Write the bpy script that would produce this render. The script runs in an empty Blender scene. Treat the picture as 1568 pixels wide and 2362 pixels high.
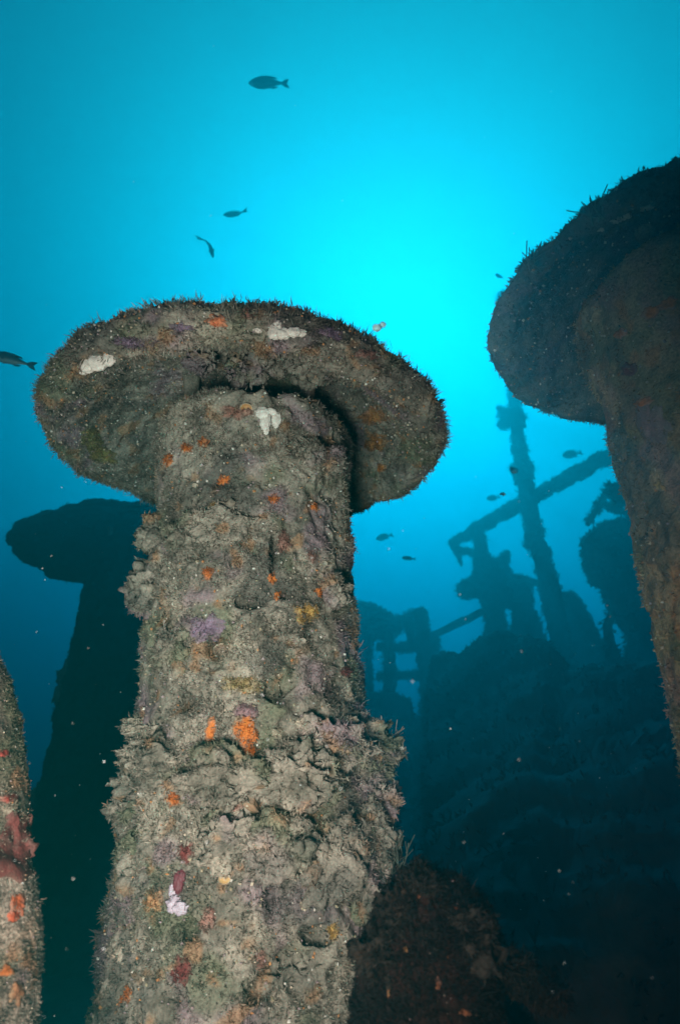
import bpy, math
import numpy as np
from mathutils import Vector, Matrix
from mathutils.bvhtree import BVHTree

# ------------------------------------------------------------------ camera, sky, sun, exposure
scn = bpy.context.scene
col = scn.collection
PITCH = math.radians(22.0)
FPX, CX, CY = 1706.0, 784.0, 1181.0            # focal length and centre in a 1568 x 2362 picture
CP, SP = math.cos(PITCH), math.sin(PITCH)

def ray(x, y):
    u, v = (x - CX) / FPX, (CY - y) / FPX
    return Vector((u, CP - v * SP, SP + v * CP))

def P(x, y, Y):
    """point seen in direction (x, y) at the horizontal distance Y from the camera"""
    d = ray(x, y)
    return d * (Y / d.y)

cam_d = bpy.data.cameras.new("camera")
cam = bpy.data.objects.new("camera", cam_d)
col.objects.link(cam)
cam.location = (0, 0, 0)
cam.rotation_euler = (math.radians(90) + PITCH, 0, 0)
cam_d.sensor_fit = 'VERTICAL'
cam_d.sensor_height = 36.0
cam_d.lens = 36.0 * FPX / 2362.0
cam_d.dof.use_dof = True
cam_d.dof.focus_distance = 2.1
cam_d.dof.aperture_fstop = 3.2
cam_d.clip_start, cam_d.clip_end = 0.02, 500
scn.camera = cam

sun_dir = ray(905, 850).normalized()            # towards the sun
SUN_EL = math.asin(sun_dir.z)
SUN_AZ = math.atan2(sun_dir.x, sun_dir.y)
world = bpy.data.worlds.new("World")
scn.world = world
world.use_nodes = True
wn = world.node_tree.nodes
sky = wn.new("ShaderNodeTexSky")
sky.sky_type = 'NISHITA'
sky.sun_disc = False
sky.sun_elevation = SUN_EL
sky.sun_rotation = SUN_AZ
world.node_tree.links.new(sky.outputs[0], wn["Background"].inputs[0])
wn["Background"].inputs[1].default_value = 0.05

sun_l = bpy.data.lights.new("sun", 'SUN')
sun_l.energy = 5.0
sun_l.angle = math.radians(0.6)
sun_l.color = (1.0, 0.97, 0.92)
sun = bpy.data.objects.new("sun", sun_l)
col.objects.link(sun)
sun.rotation_euler = (-sun_dir).to_track_quat('-Z', 'Y').to_euler()

scn.view_settings.view_transform = 'Standard'
scn.view_settings.look = 'None'
scn.view_settings.gamma = 1.0
scn.view_settings.exposure = 0.62
scn.cycles.max_bounces = 4
scn.cycles.diffuse_bounces = 2
scn.cycles.volume_bounces = 0
scn.cycles.transparent_max_bounces = 8
scn.cycles.use_denoising = True

# the photographer's strobe: everything near and on the left is lit by it
st_l = bpy.data.lights.new("strobe", 'SPOT')
st_l.energy = 500.0
st_l.color = (1.0, 0.50, 0.42)
st_l.spot_size = math.radians(81)
st_l.spot_blend = 1.0
st_l.shadow_soft_size = 0.30
strobe = bpy.data.objects.new("strobe", st_l)
col.objects.link(strobe)
strobe.location = (-0.37, 0.0, -0.42)
strobe.rotation_euler = (Vector((-0.50, 2.2, 0.42)) - strobe.location).to_track_quat('-Z', 'Y').to_euler()

# ------------------------------------------------------------------ noise
_rs = np.random.RandomState(7)
_perm = np.concatenate([_rs.permutation(256)] * 3).astype(np.int64)
_g = _rs.normal(size=(256, 3)); _g /= np.linalg.norm(_g, axis=1)[:, None]

def perlin(p):
    p = np.asarray(p, float)
    i = np.floor(p).astype(np.int64); f = p - i; i &= 255
    w = f * f * f * (f * (f * 6 - 15) + 10)
    out = 0.0
    for dx in (0, 1):
        wx = w[:, 0] if dx else 1 - w[:, 0]
        a = _perm[i[:, 0] + dx]
        for dy in (0, 1):
            wy = w[:, 1] if dy else 1 - w[:, 1]
            b = _perm[a + i[:, 1] + dy]
            for dz in (0, 1):
                wz = w[:, 2] if dz else 1 - w[:, 2]
                g = _g[_perm[b + i[:, 2] + dz] & 255]
                d = g[:, 0] * (f[:, 0] - dx) + g[:, 1] * (f[:, 1] - dy) + g[:, 2] * (f[:, 2] - dz)
                out = out + wx * wy * wz * d
    return out * 1.6

def fbm(p, oct=3, gain=0.5):
    a, s, t = 1.0, 0.0, 0.0
    p = np.asarray(p, float)
    for k in range(oct):
        s = s + a * perlin(p + 17.3 * k); t += a; a *= gain; p = p * 2.03
    return s / t

def sstep(a, b, x):
    t = np.clip((x - a) / (b - a), 0, 1)
    return t * t * (3 - 2 * t)

def lerp(a, b, t):
    return a + (b - a) * t[:, None]

# ------------------------------------------------------------------ mesh and material helpers
def mesh_np(name, V, Q, colr=None, smooth=True):
    """V (n,3), Q list of int arrays (m,3) or (m,4)"""
    me = bpy.data.meshes.new(name)
    V = np.asarray(V, np.float32)
    Q = [np.asarray(q, np.int32) for q in (Q if isinstance(Q, list) else [Q]) if len(q)]
    me.vertices.add(len(V)); me.vertices.foreach_set("co", V.ravel())
    loops = np.concatenate([q.ravel() for q in Q])
    sizes = np.concatenate([np.full(len(q), q.shape[1], np.int32) for q in Q])
    starts = np.concatenate([[0], np.cumsum(sizes)[:-1]]).astype(np.int32)
    me.loops.add(len(loops)); me.loops.foreach_set("vertex_index", loops)
    me.polygons.add(len(sizes)); me.polygons.foreach_set("loop_start", starts)
    me.polygons.foreach_set("loop_total", sizes)
    me.polygons.foreach_set("use_smooth", np.full(len(sizes), smooth, bool))
    if colr is not None:
        at = me.color_attributes.new("tint", 'FLOAT_COLOR', 'POINT')
        c4 = np.ones((len(V), 4), np.float32); c4[:, :3] = colr
        at.data.foreach_set("color", c4.ravel())
    me.update(calc_edges=True)
    return me

def add(name, me, mat, parent=None, label=None, cat=None, group=None, kind=None, loc=None):
    o = bpy.data.objects.new(name, me)
    col.objects.link(o)
    if me is not None and mat is not None:
        me.materials.append(mat)
    if parent is not None:
        o.parent = parent
    if loc is not None:
        o.location = loc
    if label: o["label"] = label
    if cat: o["category"] = cat
    if group: o["group"] = group
    if kind: o["kind"] = kind
    return o

def material(name, tint=True, color=(.2, .2, .2), rough=0.9, scale=120.0, bump=0.25, transl=0.0, var=0.35, spec=0.15):
    m = bpy.data.materials.new(name)
    m.use_nodes = True
    nt = m.node_tree; n, l = nt.nodes, nt.links
    b = n["Principled BSDF"]
    b.inputs["Roughness"].default_value = rough
    b.inputs["Specular IOR Level"].default_value = spec
    tc = n.new("ShaderNodeTexCoord")
    nz = n.new("ShaderNodeTexNoise"); nz.inputs["Scale"].default_value = scale
    nz.inputs["Detail"].default_value = 4
    l.new(tc.outputs["Object"], nz.inputs["Vector"])
    mr = n.new("ShaderNodeMapRange")
    mr.inputs[1].default_value, mr.inputs[2].default_value = 0.3, 0.7
    mr.inputs[3].default_value, mr.inputs[4].default_value = 1 - var, 1 + var
    l.new(nz.outputs["Fac"], mr.inputs[0])
    vm = n.new("ShaderNodeVectorMath"); vm.operation = 'SCALE'
    if tint:
        at = n.new("ShaderNodeAttribute"); at.attribute_name = "tint"
        l.new(at.outputs["Color"], vm.inputs[0])
    else:
        vm.inputs[0].default_value = color
    l.new(mr.outputs[0], vm.inputs["Scale"])
    l.new(vm.outputs[0], b.inputs["Base Color"])
    if bump:
        bp = n.new("ShaderNodeBump"); bp.inputs["Strength"].default_value = bump
        bp.inputs["Distance"].default_value = 0.01
        l.new(nz.outputs["Fac"], bp.inputs["Height"])
        l.new(bp.outputs[0], b.inputs["Normal"])
    if transl:
        tr = n.new("ShaderNodeBsdfTranslucent")
        l.new(vm.outputs[0], tr.inputs["Color"])
        mx = n.new("ShaderNodeMixShader"); mx.inputs[0].default_value = transl
        l.new(b.outputs[0], mx.inputs[1]); l.new(tr.outputs[0], mx.inputs[2])
        l.new(mx.outputs[0], n["Material Output"].inputs["Surface"])
    return m

M_CRUST = material("encrusted_steel", scale=160, bump=0.5)
M_TUFT = material("hydroid_growth", scale=60, bump=0.0, transl=0.35, var=0.25)
M_SPONGE = material("sponge_skin", scale=220, bump=0.35, var=0.22, rough=0.8)
M_SQUIRT = material("sea_squirt_skin", scale=90, bump=0.15, var=0.1, rough=0.55, spec=0.3)
M_FISH = material("fish_skin", scale=300, bump=0.0, var=0.15, rough=0.45, spec=0.4)
M_DARK = material("wreck_crust", scale=25, bump=0.6)
M_SALP = material("salp_jelly", tint=False, color=(.48, .95, 1.0), scale=50, bump=0, var=.04, transl=.2)
M_SNOW = material("drifting_particle", tint=False, color=(.55, .74, .74), scale=50, bump=0, var=.1, transl=.3)

# growth colours: the living film on the steel, patches of grey hydroid turf, mauve and green algae, rust and sponge
def growth_color(p, seed=0.0, sat=1.0):
    p = np.asarray(p) + seed
    a = fbm(p * 5.5, 3); b = fbm(p * 17 + 9, 3); c = fbm(p * 48 + 31, 2)
    t = sstep(-0.35, 0.4, 0.55 * a + 0.5 * b + 0.35 * c)
    dark = np.array([.125, .115, .09]); grey = np.array([.31, .275, .22])
    cl = lerp(np.tile(dark, (len(p), 1)), grey[None], t)
    mauve = np.array([.24, .175, .19]); green = np.array([.15, .165, .10]); rust = np.array([.30, .18, .10])
    cl = lerp(cl, mauve[None], 0.8 * sstep(.08, .34, fbm(p * 5.5 + 71, 3)))
    cl = lerp(cl, green[None], 0.7 * sstep(.08, .34, fbm(p * 5 + 131, 3)))
    cl = lerp(cl, rust[None], 0.75 * sstep(.24, .40, fbm(p * 14 + 191, 2)))
    pale = np.array([.40, .355, .28]); deep = np.array([.085, .085, .075])
    cl = lerp(cl, pale[None], 0.6 * sstep(.10, .34, fbm(p * 4.2 + 251, 3)))
    cl = lerp(cl, deep[None], 0.6 * sstep(.12, .36, fbm(p * 5.0 + 311, 3)))
    return np.clip(cl, 0.01, 1)

def relief(p, amp=1.0, seed=0.0):
    p = np.asarray(p) + seed
    lumps = fbm(p * 5.0, 2)
    clump = 0.45 - np.abs(fbm(p * 13.0 + 5, 2))            # billows with creases between them
    fine = fbm(p * 42 + 3, 2)
    pits = -sstep(.18, .45, fbm(p * 11 + 44, 2))
    return amp * (0.028 * lumps + 0.024 * (clump - .3) + 0.008 * fine + 0.015 * pits)

class Surf:
    """a grown surface: vertices, faces, vertex normals, colours (in world coordinates)"""
    def __init__(s, V, Q, C=None):
        s.V, s.Q, s.C = np.asarray(V, float), np.asarray(Q, np.int64), C
    def normals(s):
        V, Q = s.V, s.Q
        fn = np.cross(V[Q[:, 2]] - V[Q[:, 0]], V[Q[:, -1]] - V[Q[:, 1]])
        N = np.zeros_like(V)
        for k in range(Q.shape[1]): np.add.at(N, Q[:, k], fn)
        N /= np.linalg.norm(N, axis=1)[:, None] + 1e-12
        return N
    def sample(s, n, rng, keep=None):
        V, Q = s.V, s.Q
        fa = np.linalg.norm(np.cross(V[Q[:, 2]] - V[Q[:, 0]], V[Q[:, -1]] - V[Q[:, 1]]), axis=1)
        if keep is not None: fa = fa * keep(V[Q].mean(1))
        f = rng.choice(len(Q), n, p=fa / fa.sum())
        a = rng.random((n, 1)); b = rng.random((n, 1))
        q = Q[f]
        if Q.shape[1] == 4:
            p = (V[q[:, 0]] * (1 - a) + V[q[:, 1]] * a) * (1 - b) + (V[q[:, 3]] * (1 - a) + V[q[:, 2]] * a) * b
        else:
            sw = (a + b > 1); a = np.where(sw, 1 - a, a); b = np.where(sw, 1 - b, b)
            p = V[q[:, 0]] * (1 - a - b) + V[q[:, 1]] * a + V[q[:, 2]] * b
        nn = s.normals()[q[:, 0]]
        cc = s.C[q[:, 0]] if s.C is not None else None
        return p, nn, cc
    def bvh(s):
        return BVHTree.FromPolygons([tuple(v) for v in s.V], [tuple(int(i) for i in q) for q in s.Q])

def lathe(profile, nt, npr, axis, amp=1.0, seed=0.0, close=False, ampf=None):
    """profile: list of (r, z); axis(z) -> centre (x, y); returns a grown Surf in world coordinates"""
    pr = np.array(profile, float)
    dl = np.concatenate([[0], np.cumsum(np.linalg.norm(np.diff(pr, axis=0), axis=1))])
    t = np.linspace(0, dl[-1], npr)
    r = np.interp(t, dl, pr[:, 0]); z = np.interp(t, dl, pr[:, 1])
    k = np.array([1, 2, 3, 2, 1.]); k /= k.sum()                     # soften the corners
    rp = np.convolve(np.pad(r, 2, 'edge'), k, 'valid'); zp = np.convolve(np.pad(z, 2, 'edge'), k, 'valid')
    dr, dz = np.gradient(rp), np.gradient(zp)
    ln = np.hypot(dr, dz) + 1e-9
    nr, nzv = dz / ln, -dr / ln
    th = np.linspace(0, 2 * np.pi, nt, endpoint=False)
    ct, st = np.cos(th), np.sin(th)
    ax = np.array([axis(zz) for zz in zp])
    X = ax[:, :1] + rp[:, None] * ct; Y = ax[:, 1:2] + rp[:, None] * st; Z = np.repeat(zp[:, None], nt, 1)
    V = np.stack([X, Y, Z], -1).reshape(-1, 3)
    N = np.stack([nr[:, None] * ct, nr[:, None] * st, np.repeat(nzv[:, None], nt, 1)], -1).reshape(-1, 3)
    d = relief(V, amp, seed)
    if ampf is not None: d = d * ampf(V)
    V = V + N * d[:, None]
    i = np.arange(npr - 1)[:, None] * nt; j = np.arange(nt)[None]; j2 = (j + 1) % nt
    Q = np.stack([i + j, i + j2, i + nt + j2, i + nt + j], -1).reshape(-1, 4)
    return Surf(V, Q, growth_color(V, seed))

def ico(sub):
    import bmesh
    bm = bmesh.new(); bmesh.ops.create_icosphere(bm, subdivisions=sub, radius=1.0)
    V = np.array([v.co[:] for v in bm.verts]); T = np.array([[v.index for v in f.verts] for f in bm.faces])
    bm.free(); return V, T
ICO = {k: ico(k) for k in (1, 2, 3, 4, 5)}

def blob(c, rad, sub=4, rough=0.25, freq=2.2, seed=0.0, colr=None, tilt=None):
    """lumpy ball used for sponges, squirts and clumps of growth"""
    V0, T = ICO[sub]
    d = 1 + rough * fbm(V0 * freq + seed * 3.7 + 11, 3) * 1.6 + 0.35 * rough * fbm(V0 * freq * 4 + seed, 2)
    V = V0 * d[:, None] * np.array(rad)
    if tilt is not None: V = V @ np.array(tilt.to_matrix()).T
    V = V + np.array(c)
    return Surf(V, T, growth_color(V, seed) if colr is None else np.tile(colr, (len(V), 1)))

def tufts(points, normals, cols, rng, length=(.010, .028), width=.0035, blades=4, spread=0.9, bright=1.15, droop=0.0):
    """small leaf-like blades of hydroid turf, one kite of four points each"""
    n = len(points)
    p = np.repeat(points, blades, 0); nn = np.repeat(normals, blades, 0); cc = np.repeat(cols, blades, 0)
    m = len(p)
    d = nn + spread * rng.normal(size=(m, 3)) * 0.75
    d[:, 2] -= droop
    d /= np.linalg.norm(d, axis=1)[:, None]
    L = rng.uniform(*length, m) * np.repeat(rng.uniform(.5, 1.25, n), blades)
    s = np.cross(d, rng.normal(size=(m, 3))); s /= np.linalg.norm(s, axis=1)[:, None] + 1e-9
    w = width * rng.uniform(.5, 1.4, m)
    bend = np.cross(s, d) * (L * rng.uniform(-.25, .25, m))[:, None]
    a = p - d * 0.004; b = p + d * (L * .5)[:, None] + s * w[:, None] + bend
    c = p + d * L[:, None]; e = p + d * (L * .5)[:, None] - s * w[:, None] + bend
    V = np.stack([a, b, c, e], 1).reshape(-1, 3)
    Q = np.arange(4 * m).reshape(-1, 4)
    cc = cc * (bright * rng.uniform(.6, 1.35, m))[:, None]
    C = np.stack([cc * .85, cc, cc * 1.15, cc], 1).reshape(-1, 3)
    return V, Q, np.clip(C, .01, .9)

def granules(points, cols, rng, size=(.002, .006)):
    O = np.array([[1, 0, 0], [-1, 0, 0], [0, 1, 0], [0, -1, 0], [0, 0, 1], [0, 0, -1.]])
    T = np.array([[0, 2, 4], [2, 1, 4], [1, 3, 4], [3, 0, 4], [2, 0, 5], [1, 2, 5], [3, 1, 5], [0, 3, 5]])
    n = len(points)
    R = np.linalg.qr(rng.normal(size=(n, 3, 3)))[0]
    S = rng.uniform(*size, (n, 1)) * rng.uniform(.6, 1.4, (n, 3))
    V = np.einsum('nij,kj->nki', R, O) * S[:, None, :] + points[:, None]
    Tn = (T[None] + 6 * np.arange(n)[:, None, None]).reshape(-1, 3)
    return V.reshape(-1, 3), Tn, np.repeat(cols, 6, 0)

def base_of(o):
    """where the origin of a part's parent chain lies in the world"""
    b = np.zeros(3)
    while o is not None:
        b += np.array(o.location); o = o.parent
    return b

def put(name, surf, mat, root, **kw):
    base = base_of(root)
    if mat is M_DARK: FUZZ.setdefault(root.name, (root, []))[1].append(surf)
    return add(name, mesh_np(name, surf.V - base, surf.Q, surf.C), mat, root, **kw)

def turf(root, surfs, n, seed, name="hydroid_turf", **kw):
    """the fuzz of growth on a thing: one part, nobody could count it"""
    rng = np.random.default_rng(seed)
    A = [np.linalg.norm(np.cross(s.V[s.Q[:, 2]] - s.V[s.Q[:, 0]], s.V[s.Q[:, -1]] - s.V[s.Q[:, 1]]), axis=1).sum() for s in surfs]
    VV, QQ, CC, off = [], [], [], 0
    keep = kw.pop("keep", None)
    for s, a in zip(surfs, A):
        k = max(20, int(n * a / sum(A)))
        p, nn, c = s.sample(k, rng, keep)
        # patchy: long in some places, almost bare in others
        pt = fbm(p * 7 + seed, 2)
        m = rng.random(len(p)) < np.clip(.55 + 2.4 * pt, .05, 1)
        V, Q, C = tufts(p[m], nn[m], c[m], rng, **kw)
        VV.append(V); QQ.append(Q + off); CC.append(C); off += len(V)
    V, Q, C = np.concatenate(VV), np.concatenate(QQ), np.concatenate(CC)
    o = add(name, mesh_np(name, V - base_of(root), Q, C, smooth=False), M_TUFT, root, kind="stuff")
    return o

def specks(root, surfs, n, seed, size=(.0015, .0045), tone=1.0):
    """barnacle and shell grit scattered over a thing"""
    rng = np.random.default_rng(seed)
    VV, QQ, CC, off = [], [], [], 0
    for s in surfs:
        p, nn, c = s.sample(n // len(surfs), rng)
        pal = np.array([[.62, .60, .52], [.55, .48, .36], [.5, .24, .1], [.34, .27, .27], [.12, .11, .09], [.35, .30, .2]])
        cc = tone * pal[rng.choice(6, len(p), p=[.14, .12, .14, .2, .2, .2])]
        V, Q, C = granules(p + nn * .003, cc, rng, size)
        VV.append(V); QQ.append(Q + off); CC.append(C); off += len(V)
    V, Q, C = np.concatenate(VV), np.concatenate(QQ), np.concatenate(CC)
    return add("shell_grit", mesh_np("shell_grit", V - base_of(root), Q, C, smooth=False), M_SPONGE, root, kind="stuff")

def root_at(name, loc, label, cat, group=None):
    return add(name, None, None, None, label, cat, group, loc=loc)

# ------------------------------------------------------------------ setting: seabed, deck
def sheet(x0, x1, y0, y1, nx, ny, zf, colf, name, mat):
    x, y = np.meshgrid(np.linspace(x0, x1, nx), np.linspace(y0, y1, ny))
    V = np.stack([x.ravel(), y.ravel(), np.zeros(nx * ny)], 1)
    V[:, 2] = zf(V)
    i = np.arange(ny - 1)[:, None] * nx; j = np.arange(nx - 1)[None]
    Q = np.stack([i + j, i + j + 1, i + nx + j + 1, i + nx + j], -1).reshape(-1, 4)
    return add(name, mesh_np(name, V, Q, colf(V)), mat, kind="structure")

sheet(-66, 66, -18, 86, 140, 140, lambda V: -5.2 + .35 * fbm(V * .35, 3), lambda V: np.tile([.16, .15, .12], (len(V), 1)) * (1 + .4 * fbm(V * 1.5, 2))[:, None], "seabed", M_DARK)
DECK_Z = -1.0
def deck_z(V):
    return DECK_Z + .05 * fbm(V * 1.2, 3) + .03 * fbm(V * 6, 2)
sheet(-2.4, 12.0, -1.5, 24, 160, 260, deck_z, lambda V: growth_color(V * .5) * .35, "deck", M_DARK)

def slab(c, size, rz=0.0, n=14, amp=.04, seed=0.0, rx=0.0, ry=0.0, tint=.4):
    """overgrown box: a subdivided cuboid with uneven faces"""
    fs, V, off = [], [], 0
    g = np.linspace(-.5, .5, n)
    a, b = np.meshgrid(g, g); a, b = a.ravel(), b.ravel()
    i = np.arange(n - 1)[:, None] * n; j = np.arange(n - 1)[None]
    q = np.stack([i + j, i + j + 1, i + n + j + 1, i + n + j], -1).reshape(-1, 4)
    for axn in range(3):
        for sgn in (-.5, .5):
            p = np.zeros((n * n, 3)); p[:, axn] = sgn
            p[:, (axn + 1) % 3] = a * (1 if sgn > 0 else -1); p[:, (axn + 2) % 3] = b
            V.append(p); fs.append(q + off); off += n * n
    V = np.concatenate(V)
    ln = np.linalg.norm(V, axis=1)[:, None]
    V = V * np.array(size)
    R = np.array(Matrix.Rotation(rz, 3, 'Z') @ Matrix.Rotation(rx, 3, 'X') @ Matrix.Rotation(ry, 3, 'Y'))
    V = V @ R.T + np.array(c)
    D = np.stack([fbm(V * 3 + seed + k * 40, 3) for k in range(3)], 1) + .5 * np.stack([fbm(V * 9 + seed + k * 40, 2) for k in range(3)], 1)
    V = V + amp * D
    return Surf(V, np.concatenate(fs), growth_color(V, seed) * tint)

def tube(pts, rad, nt=20, seg=0.06, amp=.02, seed=0.0, tint=.4, freq=6.0):
    """overgrown pipe along a polyline, radius per point"""
    pts = np.array([tuple(p) for p in pts], float); rad = np.array(rad if np.ndim(rad) else [rad] * len(pts), float)
    dl = np.concatenate([[0], np.cumsum(np.linalg.norm(np.diff(pts, axis=0), axis=1))])
    m = max(4, int(dl[-1] / seg)); t = np.linspace(0, dl[-1], m)
    c = np.stack([np.interp(t, dl, pts[:, k]) for k in range(3)], 1); r = np.interp(t, dl, rad)
    d = np.gradient(c, axis=0); d /= np.linalg.norm(d, axis=1)[:, None] + 1e-9
    up = np.array([0.3, .2, 1.0]) if abs(d[0, 2]) < .8 else np.array([1.0, .3, .1])
    u = np.cross(d, up); u /= np.linalg.norm(u, axis=1)[:, None]; w = np.cross(d, u)
    th = np.linspace(0, 2 * np.pi, nt, endpoint=False)
    N = u[:, None] * np.cos(th)[None, :, None] + w[:, None] * np.sin(th)[None, :, None]
    V = (c[:, None] + N * r[:, None, None]).reshape(-1, 3); Nf = N.reshape(-1, 3)
    V = V + Nf * (amp * (fbm(V * freq + seed, 3) + .6 * fbm(V * freq * 3.5 + seed, 2)))[:, None]
    i = np.arange(m - 1)[:, None] * nt; j = np.arange(nt)[None]; j2 = (j + 1) % nt
    Q = np.stack([i + j, i + j2, i + nt + j2, i + nt + j], -1).reshape(-1, 4)
    k = len(V); V = np.concatenate([V, c[:1], c[-1:]])
    th0 = np.arange(nt)
    c0 = np.stack([th0, np.full(nt, k), np.full(nt, k), (th0 + 1) % nt], 1)
    c1 = np.stack([th0 + (m - 1) * nt, (th0 + 1) % nt + (m - 1) * nt, np.full(nt, k + 1), np.full(nt, k + 1)], 1)
    S = Surf(V, Q, growth_color(V, seed) * tint)
    S.caps = [np.stack([c0[:, 0], c0[:, 3], c0[:, 1]], 1)[:, ::-1], c1[:, :3]]
    return S

FUZZ = {}
def put_tube(name, S, mat, root, **kw):
    FUZZ.setdefault(root.name, (root, []))[1].append(S)
    base = base_of(root)
    return add(name, mesh_np(name, S.V - base, [S.Q] + S.caps, S.C), mat, root, **kw)

# ------------------------------------------------------------------ mushroom ventilators
# profile of the cap: hollow underside, turned-down lip, low dome (r as a share of the rim, z in metres above the lip)
def cap_profile(R, lip=.085, dome=.22, hollow=.24):
    top = hollow + .10
    return [(.02, hollow), (.40 * R, hollow - .01), (.62 * R, hollow - .06), (.80 * R, .06), (.90 * R, .0),
            (.965 * R, .01), (1.0 * R, .4 * lip), (.99 * R, .8 * lip), (.93 * R, lip + .03), (.75 * R, lip + .35 * (top - lip)),
            (.5 * R, lip + .7 * (top - lip)), (.25 * R, top - .02), (.01, top)]

def dent(surf, spots):
    """holes and ledges where the crust has fallen away, with shade painted in: (x, y, half width, half height, depth)"""
    tree = surf.bvh()
    px = np.stack([CX + FPX * surf.V[:, 0] / (surf.V[:, 1] * CP + surf.V[:, 2] * SP),
                   CY - FPX * (surf.V[:, 2] * CP - surf.V[:, 1] * SP) / (surf.V[:, 1] * CP + surf.V[:, 2] * SP)], 1)
    N = surf.normals()
    for x, y, w, h, dp in spots:
        hit = tree.ray_cast(Vector((0, 0, 0)), ray(x, y).normalized())[0]
        if hit is None: continue
        near = np.linalg.norm(surf.V - np.array(hit), axis=1) < .25
        q = (px - (x, y)) / (w, h)
        q = q + .35 * np.stack([fbm(surf.V * 25, 2), fbm(surf.V * 25 + 60, 2)], 1)
        k = np.exp(-np.sum(q * q, 1) ** 1.5) * near
        surf.V -= N * (k * dp * .7)[:, None]
        surf.C = surf.C * (1 - .25 * k)[:, None]  # shade of the hollows painted in by darkening the crust colour

def ventilator(name, X, Y, zl, R, Rp, label, seed, nt=420, npc=260, npp=420, lean=(0, 0), capoff=(0, 0), prof=None,
               amp=1.0, lip=.085, tilt=(0, 0), tint=1.0, dents=None, pipe_tint=(1, 1, 1)):
    axis = lambda z: (X + lean[0] * (zl - z), Y + lean[1] * (zl - z))
    bx, by = axis(DECK_Z)
    root = root_at(name, (bx, by, DECK_Z), label, "ventilator", "mushroom ventilators on the deck")
    prof = prof or [(Rp * 1.02, DECK_Z - .03), (Rp, -.3), (Rp * .95, .5), (Rp * .93, zl - .2), (Rp, zl - .05), (Rp * 1.02, zl + .03),
                    (Rp * .97, zl + .055), (Rp * .6, zl + .05), (.01, zl + .05)]
    pipe = lathe(prof, nt, npp, axis, amp, seed)
    cp = [(r, zl + z) for r, z in cap_profile(R, lip)]
    ca = (X + capoff[0], Y + capoff[1])
    cap = lathe(cp, nt, npc, lambda z: ca, amp * .95, seed + 20)
    if tilt[0] or tilt[1]:
        c0 = np.array([ca[0], ca[1], zl]); Rm = np.array(Matrix.Rotation(tilt[0], 3, 'X') @ Matrix.Rotation(tilt[1], 3, 'Y'))
        cap.V = (cap.V - c0) @ Rm.T + c0
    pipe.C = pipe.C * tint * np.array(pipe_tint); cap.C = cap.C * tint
    if dents: dent(pipe, dents)
    root_pipe = put("pipe", pipe, M_CRUST, root)
    root_cap = put("cap", cap, M_CRUST, root)
    for k in range(6):                                   # stays that carry the cap on the pipe
        a = math.radians(-97 + 60 * k)
        x, y = axis(zl)[0] + .72 * Rp * math.cos(a), axis(zl)[1] + .72 * Rp * math.sin(a)
        s = tube([(x, y, zl + .0), (x * .98 + .02 * X, y, zl + .15), (x, y, zl + .26)], [.03, .022, .034], 14, .015, .016, seed + k, tint=.9)
        put_tube("stay", s, M_CRUST, root)
    return root, root_pipe, root_cap, pipe, cap

RAY0 = Vector((0, 0, 0))
rng = np.random.default_rng(5)

# --- the near one, lit by the strobe
main, main_pipe, main_cap, mpipe, mcap = ventilator("mushroom_ventilator", -.283, 2.2, 1.100, .655, .315,
    "overgrown brown mushroom ventilator in the foreground with white and orange sponges", 3.0, 460, 300, 520,
    lean=(.032, 0), capoff=(-.032, 0), lip=.105,
    prof=[(.385, DECK_Z - .03), (.372, -.5), (.364, -.25), (.352, -.10), (.336, .06), (.318, .3), (.310, .6), (.300, .9), (.305, 1.02), (.325, 1.09),
          (.33, 1.135), (.31, 1.155), (.2, 1.15), (.01, 1.15)], tilt=(0, .02),
    dents=[(455, 1830, 22, 50, .07), (490, 1890, 24, 40, .07), (640, 1862, 36, 26, .06), (612, 1900, 26, 40, .06), (650, 2230, 70, 40, .06), (590, 2290, 50, 22, .05),
           (632, 1275, 7, 48, .06), (430, 1620, 40, 24, .05), (570, 1385, 46, 16, .05), (640, 1590, 40, 24, .04), (620, 2060, 10, 60, .05), (505, 1480, 20, 34, .04),
           (850, 1870, 24, 24, .05), (730, 2160, 40, 22, .05), (430, 2150, 34, 20, .05), (660, 1370, 18, 12, .04), (780, 1590, 30, 30, .04), (380, 1420, 20, 30, .04)])

def clump(root, x, y, Y, rad, seed, name="hydroid_clump", sub=4, rough=.55, colr=None, mat=None, tint=1.0):
    s = blob(P(x, y, Y), rad, sub, rough, 2.0, seed, colr)
    s.V = s.V + s.normals() * relief(s.V, .8, 5.0)[:, None]
    s.C = s.C * tint
    put(name, s, mat or M_CRUST, root)
    return s

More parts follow.
